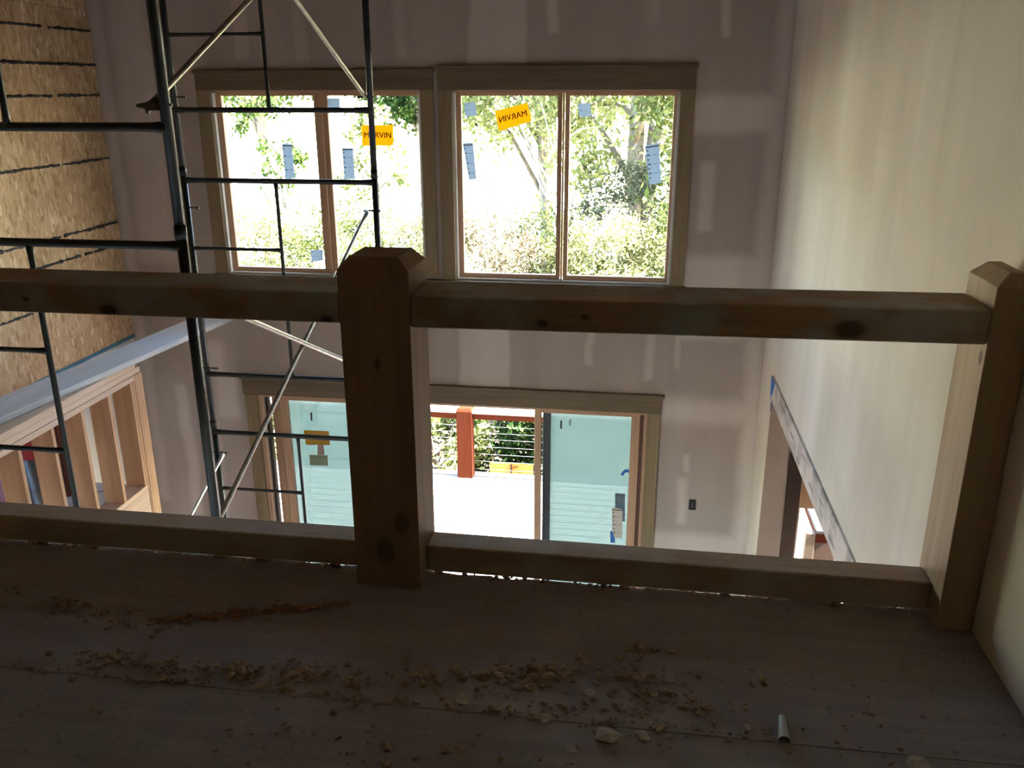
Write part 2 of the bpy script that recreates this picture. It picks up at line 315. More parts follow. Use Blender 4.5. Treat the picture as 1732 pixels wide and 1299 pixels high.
# ------------------------------------------------------------------ the room
XR = .953; XL = -4.066; YW = 6.38; ZF = -3.0; ZC = 3.9
WIN = [(-3.168, -1.585), (-1.353, .238)]
holed_wall('wall_back', 'y', YW, YW + .16, (XL - .16, 5.2), (ZF - .3, ZC),
           [(WIN[0][0], WIN[0][1], .03, 1.39), (WIN[1][0], WIN[1][1], .03, 1.39), (-3.041, .128, ZF, -.97), (1.32, 2.6, ZF, -1.68)], M_FAR)
holed_wall('wall_right', 'x', XR, XR + .15, (-2.6, YW), (ZF, ZC), [(2.5, 5.86, ZF, -.457)], M_RIGHT)
tag(box('wall_left', XL - .15, XL, -2.6, YW, -.52, ZC, M_DRY, bevel=0), kind='structure')
tag(box('wall_left.001', XL - .15, XL + .004, 5.42, YW, ZF, -.52, M_WHITE, bevel=0), kind='structure')
tag(box('wall_left.002', XL - .45, XL - .25, 2.0, 5.5, ZF, -.5, M_DARKT, bevel=0), kind='structure')
tag(box('wall_front', XL - .15, 5.2, -2.75, -2.6, ZF, ZC, M_DRY, bevel=0), kind='structure')
tag(box('wall_right.001', 5.2, 5.35, -2.75, YW + .16, ZF, -.2, M_DRY, bevel=0), kind='structure')
tag(box('ceiling', XL - .15, XR + .15, -2.75, YW + .16, ZC, ZC + .15, plain('raw_ceiling_boards', (.22, .15, .09), .8, noise=.2), bevel=0), kind='structure')
tag(box('ceiling.001', XR + .15, 5.35, -2.75, YW + .16, -.45, -.3, M_DRY, bevel=0), kind='structure')
tag(box('floor.001', XL - .45, 5.35, -2.75, YW + .16, ZF - .15, ZF, plain('lower_subfloor', (.60, .47, .38), .8, noise=.2, nscale=2), bevel=0), kind='structure')
tag(box('floor.002', XL - .2, -3.44, 2.0, 5.1, -1.27, -1.21, M_WHITE, bevel=0), kind='structure')

# loft floor: plywood sheets laid side by side
fl = empty('floor', kind='structure')
EDGE = 2.302
def sheet(x0, x1, y0, y1, z=0, wav=False):
    bm = bmesh.new(); n = 60 if wav else 1
    fr, bk = [], []
    for zz in (-.019 + z, z):
        fr.append([bm.verts.new((x0 + (x1 - x0) * k / n, y0, zz)) for k in range(n + 1)])
        bk.append([bm.verts.new((x0 + (x1 - x0) * k / n, y1 + (rng.normal(0, .0035) if wav else 0), zz)) for k in range(n + 1)])
    for k in range(n):
        bm.faces.new((fr[1][k], fr[1][k + 1], bk[1][k + 1], bk[1][k])); bm.faces.new((fr[0][k], bk[0][k], bk[0][k + 1], fr[0][k + 1]))
        bm.faces.new((fr[0][k], fr[0][k + 1], fr[1][k + 1], fr[1][k])); bm.faces.new((bk[0][k], bk[1][k], bk[1][k + 1], bk[0][k + 1]))
    for k in (0, n): bm.faces.new((fr[0][k], fr[1][k], bk[1][k], bk[0][k]))
    link('plywood_sheet', fin(bm, 'plywood_sheet'), M_PLY, fl)
for x0, x1 in ((XL, -1.62), (-1.6195, XR)):
    sheet(x0, x1, 1.692, EDGE, wav=True)
for x0, x1 in ((XL, -2.5), (-2.4995, XR)):
    sheet(x0, x1, .475, 1.6908, z=-.001)
for x0, x1 in ((XL, -2.33), (-2.327, XR)):
    sheet(x0, x1, -2.6, .472)
box('floor_joist', XL, XR, 2.25, 2.288, -.26, -.02, M_STUDZ, fl, bevel=0)
box('floor_joist', XL, XR, -2.6, -2.56, -.26, -.02, M_STUDZ, fl, bevel=0)

# ------------------------------------------------------------------ OSB wall cladding
ow_ = empty('wall_left.003', (XL, 0, 0), kind='structure')
for i, (y0, y1) in enumerate(((-2.58, -.6), (-.597, 1.4), (1.403, 3.44), (3.443, 5.87), (5.873, 6.379))):
    for z0, z1 in ((-.5, 1.94), (1.9415, 3.89)):
        box('strand_board_sheet', XL, XL + .012, y0, y1, z0, z1, M_OSB, ow_, bevel=.001)
def bead(y0, y1, z):
    n = max(6, int((y1 - y0) * 45)); pts = []; rads = []
    for k in range(n + 1):
        pts.append((XL + .014, y0 + (y1 - y0) * k / n, z + rng.normal(0, .002))); rads.append(abs(rng.normal(.0075, .0028)) + .002)
    bm = bmesh.new(); tube_bm(bm, pts, .008, 6, rads); me = fin(bm, 'sealant_bead'); me.transform(Matrix.Translation((-XL, 0, 0)))
    link('sealant_bead', me, M_BEAD, ow_)
for z, cuts in ((1.805, (5.82, 5.90)), (1.57, ()), (1.36, (5.83, 5.89)), (.90, (5.78, 5.82)), (.415, (5.66, 5.70)), (.245, (5.84, 5.90)), (-.035, (5.24, 5.60)), (2.1, ()), (2.5, ())):
    ed = [2.2, *cuts, 6.375]
    for a, b2 in zip(ed[::2], ed[1::2]): bead(a, b2, z)
tag(box('masking_tape', XL + .013, XL + .016, 4.4, 6.377, -.522, -.494, M_TEAL, bevel=0), 'teal masking tape along the bottom edge of the strand board wall', 'tape')

# ------------------------------------------------------------------ window and door trim
def upper_window(n, x0, x1, xl, xr, ztop, proud, muls, glassL, glassR):
    w_ = empty('window_%d' % n, (0, YW, 0), kind='structure')
    F = YW - proud
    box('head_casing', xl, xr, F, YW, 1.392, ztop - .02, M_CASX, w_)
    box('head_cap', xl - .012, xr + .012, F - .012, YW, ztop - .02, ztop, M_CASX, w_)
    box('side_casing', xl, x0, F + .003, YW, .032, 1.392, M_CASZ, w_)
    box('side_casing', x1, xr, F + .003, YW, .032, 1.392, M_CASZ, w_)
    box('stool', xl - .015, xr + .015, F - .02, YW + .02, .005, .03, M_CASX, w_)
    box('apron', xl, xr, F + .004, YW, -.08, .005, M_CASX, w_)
    box('jamb', x0, x0 + .018, YW, YW + .15, .032, 1.39, M_WHITE, w_); box('jamb', x1 - .018, x1, YW, YW + .15, .032, 1.39, M_WHITE, w_)
    box('head_jamb', x0, x1, YW, YW + .15, 1.374, 1.392, M_SASHX, w_); box('sill', x0, x1, YW + .005, YW + .15, .03, .045, M_WHITE, w_)
    ml, mr = muls
    box('mullion', ml + .038, mr - .038, YW + .012, YW + .08, .045, 1.374, M_SASH, w_)
    for g0, g1, s0, s1 in ((glassL[0], glassL[1], x0 + .018, (ml + mr) / 2 - .012), (glassR[0], glassR[1], (ml + mr) / 2 + .012, x1 - .018)):
        sf = box('sash_stile', s0, g0, YW + .035, YW + .075, .047, 1.374, M_SASH, w_)
        box('sash_stile', g1, s1, YW + .035, YW + .075, .047, 1.374, M_SASH, w_)
        box('sash_rail', g0, g1, YW + .036, YW + .074, .047, .078, M_SASHX, w_); box('sash_rail', g0, g1, YW + .036, YW + .074, 1.352, 1.374, M_SASHX, w_)
        box('glass_pane', g0 - .005, g1 + .005, YW + .052, YW + .056, .07, 1.36, M_GLASS, w_, bevel=0)
    return w_
upper_window(1, *WIN[0], -3.272, -1.489, 1.530, .020, (-2.397, -2.292), (-3.108, -2.397), (-2.292, -1.612))
upper_window(2, *WIN[1], -1.452, .336, 1.552, .030, (-.606, -.520), (-1.299, -.606), (-.520, .198))

dr = empty('door_1', (0, YW, 0), kind='structure')
box('head_casing', -3.155, .226, YW - .024, YW, -.968, -.835, M_CASX, dr); box('head_cap', -3.175, .246, YW - .036, YW, -.835, -.815, M_CASX, dr)
box('side_casing', -3.145, -3.041, YW - .02, YW, ZF, -.968, M_CASZ, dr); box('side_casing', .128, .222, YW - .02, YW, ZF, -.968, M_CASZ, dr)
box('jamb', -3.041, -3.02, YW - .002, YW + .16, ZF, -.97, M_SASH, dr); box('jamb', .107, .128, YW - .002, YW + .16, ZF, -.97, M_SASH, dr)
box('head_jamb', -3.02, .107, YW - .002, YW + .16, -.99, -.968, M_SASHX, dr); box('threshold', -3.041, .128, YW, YW + .16, ZF, ZF + .03, M_GASK, dr)
box('jamb_stop', -3.02, -3.0, YW + .01, YW + .05, ZF + .03, -.99, M_PINE_L, dr); box('jamb_track', -2.995, -2.975, YW + .03, YW + .09, ZF + .03, -.99, M_BLACK, dr)
box('jamb_stop', .102, .107, YW + .005, YW + .02, ZF + .03, -.99, M_PINE_L, dr); box('jamb_track', .0735, .1065, YW + .03, YW + .085, ZF + .03, -.99, plain('red_brown_weatherstrip', (.13, .055, .035), .6), dr)
def door_panel(x0, x1, y, sl, sr, ms=M_SASH, msr=None, film=False):
    p = empty('door_panel', (0, 0, 0)); p.parent = dr; p.location = (0, 0, 0)
    q = empty('tmp', (0, YW, 0)); zt = -.99; zb = ZF + .03
    parts = [box('stile', x0, x0 + sl, y, y + .042, zb, zt, ms, q), box('stile', x1 - sr, x1, y, y + .042, zb, zt, msr or ms, q),
             box('top_rail', x0 + sl, x1 - sr, y + .001, y + .041, zt - .03, zt, M_SASHX, q), box('bottom_rail', x0 + sl, x1 - sr, y + .001, y + .041, zb, zb + .12, M_SASHX, q),
             box('glass_pane', x0 + sl, x1 - sr, y + .019, y + .023, zb + .12, zt - .03, M_FILM if film else M_GLASS, q, bevel=0)]
    for a in parts: a.parent = p
    bpy.data.objects.remove(q)
    return p
door_panel(-.754, .072, YW + .022, .052, .068)                 # open sliding panel
door_panel(-.694, .105, YW + .088, .062, .05, M_GASK, M_SASH, True)          # fixed panel behind it
door_panel(-2.860, -2.165, YW + .022, .058, .055)
door_panel(-2.965, -2.19, YW + .088, .07, .055, M_SASH, None, True)

# opening in the right wall and the window seen through it
ws = empty('window_3', (0, YW, 0), kind='structure')
box('side_casing', 1.215, 1.32, YW - .02, YW, ZF, -.46, M_DARKT, ws); box('head_casing', 1.32, 2.68, YW - .02, YW, -1.68, -1.40, M_STUDZ, ws)
box('jamb', 1.32, 1.335, YW, YW + .16, ZF, -1.68, M_SASH, ws); box('head_jamb', 1.335, 2.6, YW, YW + .16, -1.70, -1.68, M_SASHX, ws)

tag(box('jamb_shade_liner', XR + .001, XR + .149, 5.845, 5.86, ZF, -.62, plain('pinkish_jamb_shade', (.42, .31, .26), .8, noise=.06, nscale=5), bevel=0), kind='structure')  # added liner, its darker colour imitates shade on the drywall jamb
hb = box('header_board', XR - .012, XR + .15, 2.5, 5.86, -.62, -.458, M_BEAM, bevel=.003)
tag(hb, 'weathered pale plank over the opening in the right wall', 'board')
tag(hexa('masking_tape', [(XR - .016, 5.76, -.56), (XR - .016, 5.83, -.60), (XR - .0125, 5.83, -.60), (XR - .0125, 5.76, -.56), (XR - .016, 5.70, -.462), (XR - .016, 5.856, -.462), (XR - .0125, 5.856, -.462), (XR - .0125, 5.70, -.462)], M_BLUE, bevel=0), 'bright blue tape at the far end of the weathered plank', 'tape')
tag(box('masking_tape', XR - .003, XR + .05, 5.853, 5.859, -.72, -.47, M_BLUE, bevel=0), 'blue tape strip down the edge of the right wall opening', 'tape')

# electrical box on far wall
eb = empty('outlet_box', (.512, YW, -1.726), 'small black electrical box in the far wall right of the sliding door', 'outlet')
bm = bmesh.new()
for a in ((-.027, -.022, -.045, .045), (.022, .027, -.045, .045), (-.022, .022, .04, .045), (-.022, .022, -.045, -.04)): bbox(bm, .512 + a[0], .512 + a[1], YW - .004, YW + .05, -1.726 + a[2], -1.726 + a[3])
me = fin(bm, 'box_wall'); me.transform(Matrix.Translation((-.512, -YW, 1.726))); link('box_wall', me, M_BLACK, eb)
box('box_back', .49, .534, YW - .001, YW + .002, -1.766, -1.686, M_BLACK, eb, bevel=0)
box('receptacle', .505, .519, YW - .008, YW - .001, -1.75, -1.70, plain('grey_device', (.09, .09, .09), .5), eb)

# ------------------------------------------------------------------ labels on the glass
GY = YW + .049
def quad_label(name, pts, m, parent=None, y=GY, th=.0012):
    bm = bmesh.new(); f = [bm.verts.new((x, y, z)) for x, z in pts]; bk = [bm.verts.new((x, y + th, z)) for x, z in pts]
    n = len(pts); bm.faces.new(f); bm.faces.new(bk[::-1])
    for k in range(n): bm.faces.new((f[k], bk[k], bk[(k + 1) % n], f[(k + 1) % n]))
    me = fin(bm, name)
    if parent: me.transform(Matrix.Translation([-a for a in parent.location]))
    return link(name, me, m, parent)
def text_mesh(s, size, mirror=False):
    cu = bpy.data.curves.new('lettering', 'FONT'); cu.body = s; cu.size = size; cu.align_x = 'CENTER'; cu.align_y = 'CENTER'; cu.extrude = .0003; cu.offset = 0; cu.resolution_u = 3
    ob = bpy.data.objects.new('lettering', cu); COL.objects.link(ob)
    dg = bpy.context.evaluated_depsgraph_get(); me = bpy.data.meshes.new_from_object(ob.evaluated_get(dg)); bpy.data.objects.remove(ob)
    bmt = bmesh.new(); bmt.from_mesh(me); me2 = me.copy(); me2.transform(Matrix.Translation((.0028, .001, .0001))); bmt.from_mesh(me2); bmt.to_mesh(me); bmt.free(); bpy.data.meshes.remove(me2)
    if mirror: me.transform(Matrix.Scale(-1, 4, (1, 0, 0)))
    me.transform(Matrix.Rotation(math.pi / 2, 4, 'X')); return me
def sticker(pts, label, mirror, rot):
    cx = sum(p[0] for p in pts) / 4; cz = sum(p[1] for p in pts) / 4
    o = empty('window_sticker', (cx, GY, cz), label, 'sticker')
    quad_label('sticker_sheet', pts, M_YEL, o)
    me = text_mesh('MARVIN', .068, mirror); xs = [v.co.x for v in me.vertices]; sc = .205 / (max(xs) - min(xs)); me.transform(Matrix.Diagonal((sc, 1, sc, 1)))
    me.transform(Matrix.Rotation(-rot, 4, 'Y')); link('lettering', me, M_YELT, o, (0, -.0012, 0))
sticker([(-2.047, 1.147), (-1.806, 1.152), (-1.813, 1.007), (-2.051, 1.001)], 'yellow sticker set straight on the left upper window glass', False, 0)
sticker([(-1.056, 1.248), (-.823, 1.304), (-.793, 1.18), (-1.027, 1.111)], 'tilted yellow sticker with mirrored lettering on the right upper window', True, .24)
def paper(pts, label, lines=5, y=GY, band=True, m=None):
    p = [Vector(a) for a in pts]; cx = sum(a[0] for a in pts) / 4; cz = sum(a[1] for a in pts) / 4
    o = empty('paper_label', (cx, y, cz), label, 'label')
    quad_label('paper_sheet', pts, m or M_LABEL, o, y)
    U = lambda a, b2: (p[0].lerp(p[1], a)).lerp(p[3].lerp(p[2], a), b2)
    def strip(a0, a1, b0, b1): quad_label('printed_mark', [tuple(U(a0, b0)), tuple(U(a1, b0)), tuple(U(a1, b1)), tuple(U(a0, b1))], M_INK, o, y - .0008, .0004)
    if band: strip(.02, .98, .045, .075)
    for k in range(lines):
        yy = .13 + k * .8 / max(lines, 1); strip(.06, .06 + .14 + .1 * (k % 2), yy, yy + .03)
        if k % 2: strip(.45, .85, yy + .02, yy + .03)
    return o
paper([(-2.671, 1.014), (-2.593, 1.014), (-2.587, .765), (-2.662, .755)], 'tall white label on the leftmost upper pane', 4)
paper([(-2.206, .987), (-2.12, .988), (-2.12, .762), (-2.203, .761)], 'tall white label on the second upper pane from the left, below the yellow sticker', 5)
paper([(-2.294, 1.337), (-2.2, 1.336), (-2.199, 1.270), (-2.289, 1.270)], 'small pale label at the top corner of the second upper pane', 1, band=False)
paper([(-2.51, .216), (-2.414, .227), (-2.415, .14), (-2.507, .128)], 'small pale label at the bottom of the leftmost upper pane', 2, band=False)
paper([(-1.278, 1.304), (-1.196, 1.312), (-1.189, 1.216), (-1.271, 1.211)], 'small pale label left of the tilted yellow sticker', 2, band=False)
paper([(-1.296, 1.027), (-1.218, 1.032), (-1.196, .773), (-1.253, .764)], 'tall white label at the left edge of the third upper pane', 6)
paper([(-.468, 1.3), (-.381, 1.304), (-.37, 1.213), (-.453, 1.209)], 'small pale label at the top of the rightmost upper pane', 2, band=False)
paper([(.013, 1.019), (.107, 1.036), (.141, .764), (.055, .747)], 'tall tilted white label on the rightmost upper pane', 7)
M_PAPER = plain('cream_paper', (.62, .57, .52), .7)
DY = YW + .038
paper([(-.12, -1.821), (-.035, -1.82), (-.029, -2.088), (-.106, -2.094)], 'tall cream label on the right sliding door glass', 6, DY, m=M_PAPER)
paper([(-.10, -1.719), (-.02, -1.719), (-.012, -1.97), (-.092, -1.97)], 'pale bluish label behind the cream label on the door glass', 4, YW + .104)
tag(quad_label('masking_tape', [(-.064, -1.522), (-.045, -1.487), (-.020, -1.470), (.004, -1.478), (.004, -1.50), (-.025, -1.497), (-.04, -1.532)], M_BLUE, None, DY), 'crumpled blue tape on the upper right of the door glass', 'tape')
tag(quad_label('masking_tape', [(-.125, -2.03), (-.112, -2.03), (-.087, -2.093), (-.085, -2.135), (-.122, -2.135)], M_BLUE, None, DY - .001), 'blue tape at the foot of the cream door label', 'tape')
tag(quad_label('window_sticker', [(-2.714, -1.311), (-2.494, -1.309), (-2.492, -1.436), (-2.704, -1.444)], M_YEL, None, YW + .104), 'orange yellow sticker behind the left door glass', 'sticker')
tag(quad_label('window_sticker', [(-2.681, -1.534), (-2.52, -1.53), (-2.522, -1.627), (-2.684, -1.632)], plain('pale_green_label', (.42, .50, .30), .7), None, YW + .104), 'pale green label below the orange sticker on the left door', 'sticker')
tag(quad_label('window_sticker', [(-2.601, -1.438), (-2.55, -1.434), (-2.545, -1.526), (-2.61, -1.53)], plain('pink_label', (.75, .5, .42), .7), None, YW + .1035), 'small pink label between the orange and green stickers', 'sticker')
for k, (x, z, s, lb) in enumerate(((-.545, -1.12, .034, 'left one of the two small dark marks at the top of the right door glass'), (-.474, -1.098, .026, 'fainter right one of the two small marks atop the right door glass'),
                                   (-2.61, -1.16, .036, 'small dark mark at the top of the left door glass'))):
    tag(box('glass_clip', x - .007, x + .007, DY, DY + .006, z - s, z + s, plain('clip_%d' % k, (.05, .06, .04) if k != 1 else (.3, .34, .26), .6), bevel=.001), lb, 'clip')

# ------------------------------------------------------------------ loft railing
def post(name, x0, x1, y0, y1, m, label, both=True):
    """square post, four-way chamfered top, notched over the floor edge"""
    cy = .030; zt = .992; zs = .958; bm = bmesh.new()
    xr1 = x1 - cy
    lo = [bm.verts.new(p) for p in ((x0, y0, 0), (x1, y0, 0), (x1, y1, 0), (x0, y1, 0))]
    sh = [bm.verts.new(p) for p in ((x0, y0, zs), (x1, y0, zs), (x1, y1, zs), (x0, y1, zs))]
    tp = [bm.verts.new(p) for p in ((x0 + cy, y0 + cy * .6, zt), (xr1, y0 + cy * .6, zt), (xr1, y1 - cy, zt), (x0 + cy, y1 - cy, zt))]
    bm.faces.new(lo[::-1]); bm.faces.new(tp)
    for a, b2 in ((lo, sh), (sh, tp)):
        for k in range(4): bm.faces.new((a[k], a[(k + 1) % 4], b2[(k + 1) % 4], b2[k]))
    bbox(bm, x0 + .001, x1 - .001, EDGE + .016, y1 - .001, -.24, .004)
    return tag(link(name, fin(bm, name, .0015, 1), m), label, 'post')
post('railing_post', -.793, -.597, 2.204, 2.398, M_POST, 'thick square timber post with chamfered top in the middle of the loft railing')
post('railing_post', .857, .951, 2.204, 2.40, M_POSTR, 'narrower chamfered timber post against the right wall')
def skew(name, x0, x1, y0, y1, zb0, zb1, zt0, zt1, m, lb):
    return tag(hexa(name, [(x0, y0, zb0), (x1, y0, zb1), (x1, y1, zb1), (x0, y1, zb0), (x0, y0, zt0), (x1, y0, zt1), (x1, y1, zt1), (x0, y1, zt0)], m, bevel=.004), lb, 'rail')
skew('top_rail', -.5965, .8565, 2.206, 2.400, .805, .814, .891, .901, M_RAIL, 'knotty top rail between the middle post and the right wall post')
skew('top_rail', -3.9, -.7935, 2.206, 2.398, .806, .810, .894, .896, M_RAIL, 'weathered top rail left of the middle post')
skew('bottom_rail', -.5965, .8565, 2.283, 2.375, .014, .008, .102, .096, M_RAILB, 'bottom rail right of the middle post with light showing under it')
skew('bottom_rail', -3.9, -.7935, 2.283, 2.375, .012, .012, .104, .100, M_RAILB, 'bottom rail left of the middle post')

# ------------------------------------------------------------------ knee wall of studs with plank cap
kw = empty('stud_wall', (-3.3, 4, -1.2), 'open framed knee wall of pale pine studs beside the stairwell', 'wall')
box('top_plate', -3.44, -3.30, 2.6, 5.16, -.445, -.408, M_PINE_L, kw); box('top_plate', -3.44, -3.302, 2.6, 5.20, -.405, -.367, M_PINE_L, kw)
box('top_plate', -3.44, -3.30, 2.6, 5.145, -.365, -.323, M_PINE_L, kw)
box('sill_plate', -3.44, -3.30, 2.6, 5.10, -1.235, -1.197, M_PINE_L, kw); box('rim_board', -3.34, -3.30, 2.6, 5.10, -1.75, -1.236, M_PINE_L, kw)
ys = [3.952, 4.237, 4.521, 4.803, 5.058, 3.667, 3.38, 3.1, 2.8]
st0 = None
for y in ys:
    if st0 is None: st0 = box('stud', -3.44, -3.30, y, y + .028, -1.197, -.446, M_STUDZ, kw, bevel=.0015); y00 = y
    else:
        c_ = st0.copy(); COL.objects.link(c_); c_.parent = kw; c_.location = (0, y - y00, 0)
box('end_stud', -3.44, -3.30, 5.088, 5.112, ZF, -.446, M_STUDZ, kw); box('end_post', -3.44, -3.298, 5.115, 5.205, ZF, -.408, M_STUDZ, kw)
def cap_pt(y, back): x = -3.28 + (y - 4.93) * .117; return x - .275 if back else x
y0, y1 = 2.9, 6.375
tag(hexa('cap_plank', [(cap_pt(y0, 0), y0, -.32), (cap_pt(y0, 1), y0, -.32), (cap_pt(y1, 1), y1, -.32), (cap_pt(y1, 0), y1, -.32),
                       (cap_pt(y0, 0), y0, -.282), (cap_pt(y0, 1), y0, -.282), (cap_pt(y1, 1), y1, -.282), (cap_pt(y1, 0), y1, -.282)], M_GREY, bevel=.004), 'long grey weathered plank lying as cap on the stud knee wall', 'board')
# service bay behind the studs
pp = empty('duct_pipe', (-3.78, 4.66, -1.2), 'grey metal duct with red collar behind the studs', 'pipe')
tube('pipe_body', [(-3.78, 4.66, -2.2), (-3.78, 4.66, -.82)], .075, M_PIPE, pp, 16); tube('pipe_collar', [(-3.78, 4.66, -.82), (-3.78, 4.66, -.70)], .079, M_RED, pp, 16)
tag(tube('conduit', [(-3.70, 4.74, -2.2), (-3.70, 4.74, -.80)], .02, M_GALV, None, 10), 'thin metal conduit beside the grey duct', 'pipe')
tag(box('gypsum_sheet', -3.72, -3.70, 3.9, 4.33, -2.2, -.5, M_PURP, bevel=.001), 'purple gypsum sheet standing behind the studs at far left', 'board')
tag(box('timber_board', -3.78, -3.74, 4.86, 4.97, -2.2, -.5, M_REDB), 'dark red board standing behind the studs', 'board')
tag(box('corner_bead', -3.995, -3.97, 5.40, 5.425, ZF, -.53, M_WHITE), 'white corner strip where the bright stairwell wall begins', 'trim')
bm = bmesh.new(); tube_bm(bm, [(-3.29, 4.27, -.98), (-3.285, 4.30, -1.02), (-3.27, 4.33, -1.03), (-3.265, 4.36, -1.04)], .004, 6)
tag(link('wire_end', fin(bm, 'wire_end'), M_WIRE), 'white wire end sticking out from a stud', 'wire')
bm = bmesh.new(); tube_bm(bm, [(-3.5, 4.8, -1.13), (-3.46, 4.85, -1.14), (-3.43, 4.9, -1.17), (-3.42, 4.92, -1.2)], .0025, 6)
tag(link('wire_end', fin(bm, 'wire_end'), M_BLACK), 'thin dark wire curling over the stud wall sill', 'wire')

# ------------------------------------------------------------------ scaffold
sc = empty('scaffold', (-2.4, 4.4, ZF), 'tall dark green tubular scaffold tower between the loft and the far wall', 'scaffold')
R = .0205
def flared(pts_a, pts_b, r, horizontal=True):
    a, b2 = Vector(pts_a), Vector(pts_b); d = (b2 - a); L = d.length; u_ = d / L
    return [a, a + u_ * .05, a + u_ * .10, b2 - u_ * .10, b2 - u_ * .05, b2], [r * 1.35, r * 1.12, r, r, r * 1.12, r * 1.35]
def frame(y, xl, xr, xv, levels):
    for (zt, rows, zb, lt, lb) in levels:
        f = empty('end_frame', (0, 0, 0)); f.parent = sc; f.location = (0, 0, 0)
        fr_items = []
        def T(name, a, b2, r, flare=False, m=M_SCAF):
            bm = bmesh.new()
            if flare: p_, r_ = flared(a, b2, r); tube_bm(bm, p_, r, 12, r_)
            else: tube_bm(bm, [a, b2], r, 14)
            me = fin(bm, name); me.transform(Matrix.Translation([-q for q in sc.location])); link(name, me, m, f)
        T('leg', (xl, y, lb), (xl, y, lt), R); T('leg', (xr, y, lb), (xr, y, lt), R)
        T('top_bar', (xl, y, zt), (xr, y, zt), .0175, True); T('bottom_bar', (xl, y, zb), (xr, y, zb), .0175, True)
        T('inner_upright', (xv, y, zb), (xv, y, zt), .0125, True)
        for z in rows: T('rung', (xl, y, z), (xv, y, z), .0115, True)
        for x in (xl, xr):
            T('coupling', (x, y, lt - .02), (x, y, lt + .03), R * 1.18, m=M_SCAF)
LV = [(2.64, (1.73, 2.19), 1.274, 2.72, .885), (.826, (.369, -.086), -.54, .875, -.92), (-.99, (-1.445, -1.90), -2.357, -.93, -2.72)]
YF, YN = 5.6, 3.2
frame(YF, -3.035, -1.715, -2.39, LV); frame(YN, -3.14, -1.775, -2.435, LV)
for y, xs in ((YF, (-3.035, -1.715)), (YN, (-3.14, -1.775))):
    for x in xs:
        j = empty('screw_jack', (0, 0, 0)); j.parent = sc; j.location = (0, 0, 0)
        bm = bmesh.new(); tube_bm(bm, [(x, y, ZF + .01), (x, y, -2.6)], .015, 10); me = fin(bm, 'jack_screw'); me.transform(Matrix.Translation([-q for q in sc.location])); link('jack_screw', me, M_GALV, j)
        bm = bmesh.new(); bbox(bm, x - .075, x + .075, y - .075, y + .075, ZF, ZF + .01); me = fin(bm, 'base_plate'); me.transform(Matrix.Translation([-q for q in sc.location])); link('base_plate', me, M_GALV, j)
def pin(x, y, z, s=1):
    bm = bmesh.new(); tube_bm(bm, [(x - .03 * s, y, z), (x + .065 * s, y, z)], .0065, 8); tube_bm(bm, [(x + .065 * s, y, z), (x + .085 * s, y, z - .004)], .008, 8)
    me = fin(bm, 'lock_pin'); me.transform(Matrix.Translation([-q for q in sc.location])); link('lock_pin', me, M_STEEL, sc)
PZ = [(2.5, 1.354), (.645, -.495), (-1.154, -2.3)]
def brace(a, b2, m=M_GALV, r=.0125):
    a, b2 = Vector(a), Vector(b2); L = (b2 - a).length; u_ = (b2 - a) / L
    bm = bmesh.new(); tube_bm(bm, [a, a + u_ * .03, a + u_ * .09, b2 - u_ * .09, b2 - u_ * .03, b2], r, 10, [r * .8, r * 1.15, r, r, r * 1.15, r * .8])
    me = fin(bm, 'cross_brace'); me.transform(Matrix.Translation([-q for q in sc.location])); link('cross_brace', me, m, sc)
for zt, zb in PZ:
    for (xn, xf, s) in ((-1.775, -1.715, -1), (-3.14, -3.035, 1)):
        if s > 0 and zt > -1: [(pin(xn, YN, z, s), pin(xf, YF, z, s)) for z in (zt, zb)]; continue
        o_ = .03 * s
        mm = M_GALV if s < 0 else M_GALVL
        brace((xn + o_, YN, zt), (xf + o_, YF, zb), mm); brace((xn + o_ * 1.9, YN, zb), (xf + o_ * 1.9, YF, zt), mm)
        for z in (zt, zb): pin(xn, YN, z, s); pin(xf, YF, z, s)
bm = bmesh.new(); bbox(bm, -1.845, -1.795, 3.18, 3.22, 1.335, 1.36); tube_bm(bm, [(-1.80, 3.2, 1.375), (-1.84, 3.2, 1.35), (-1.885, 3.195, 1.352)], .01, 8, [.012, .016, .006]); tube_bm(bm, [(-1.835, 3.2, 1.36), (-1.848, 3.2, 1.325)], .009, 8)
me = fin(bm, 'wing_latch'); me.transform(Matrix.Translation([-q for q in sc.location])); link('wing_latch', me, M_STEEL, sc)

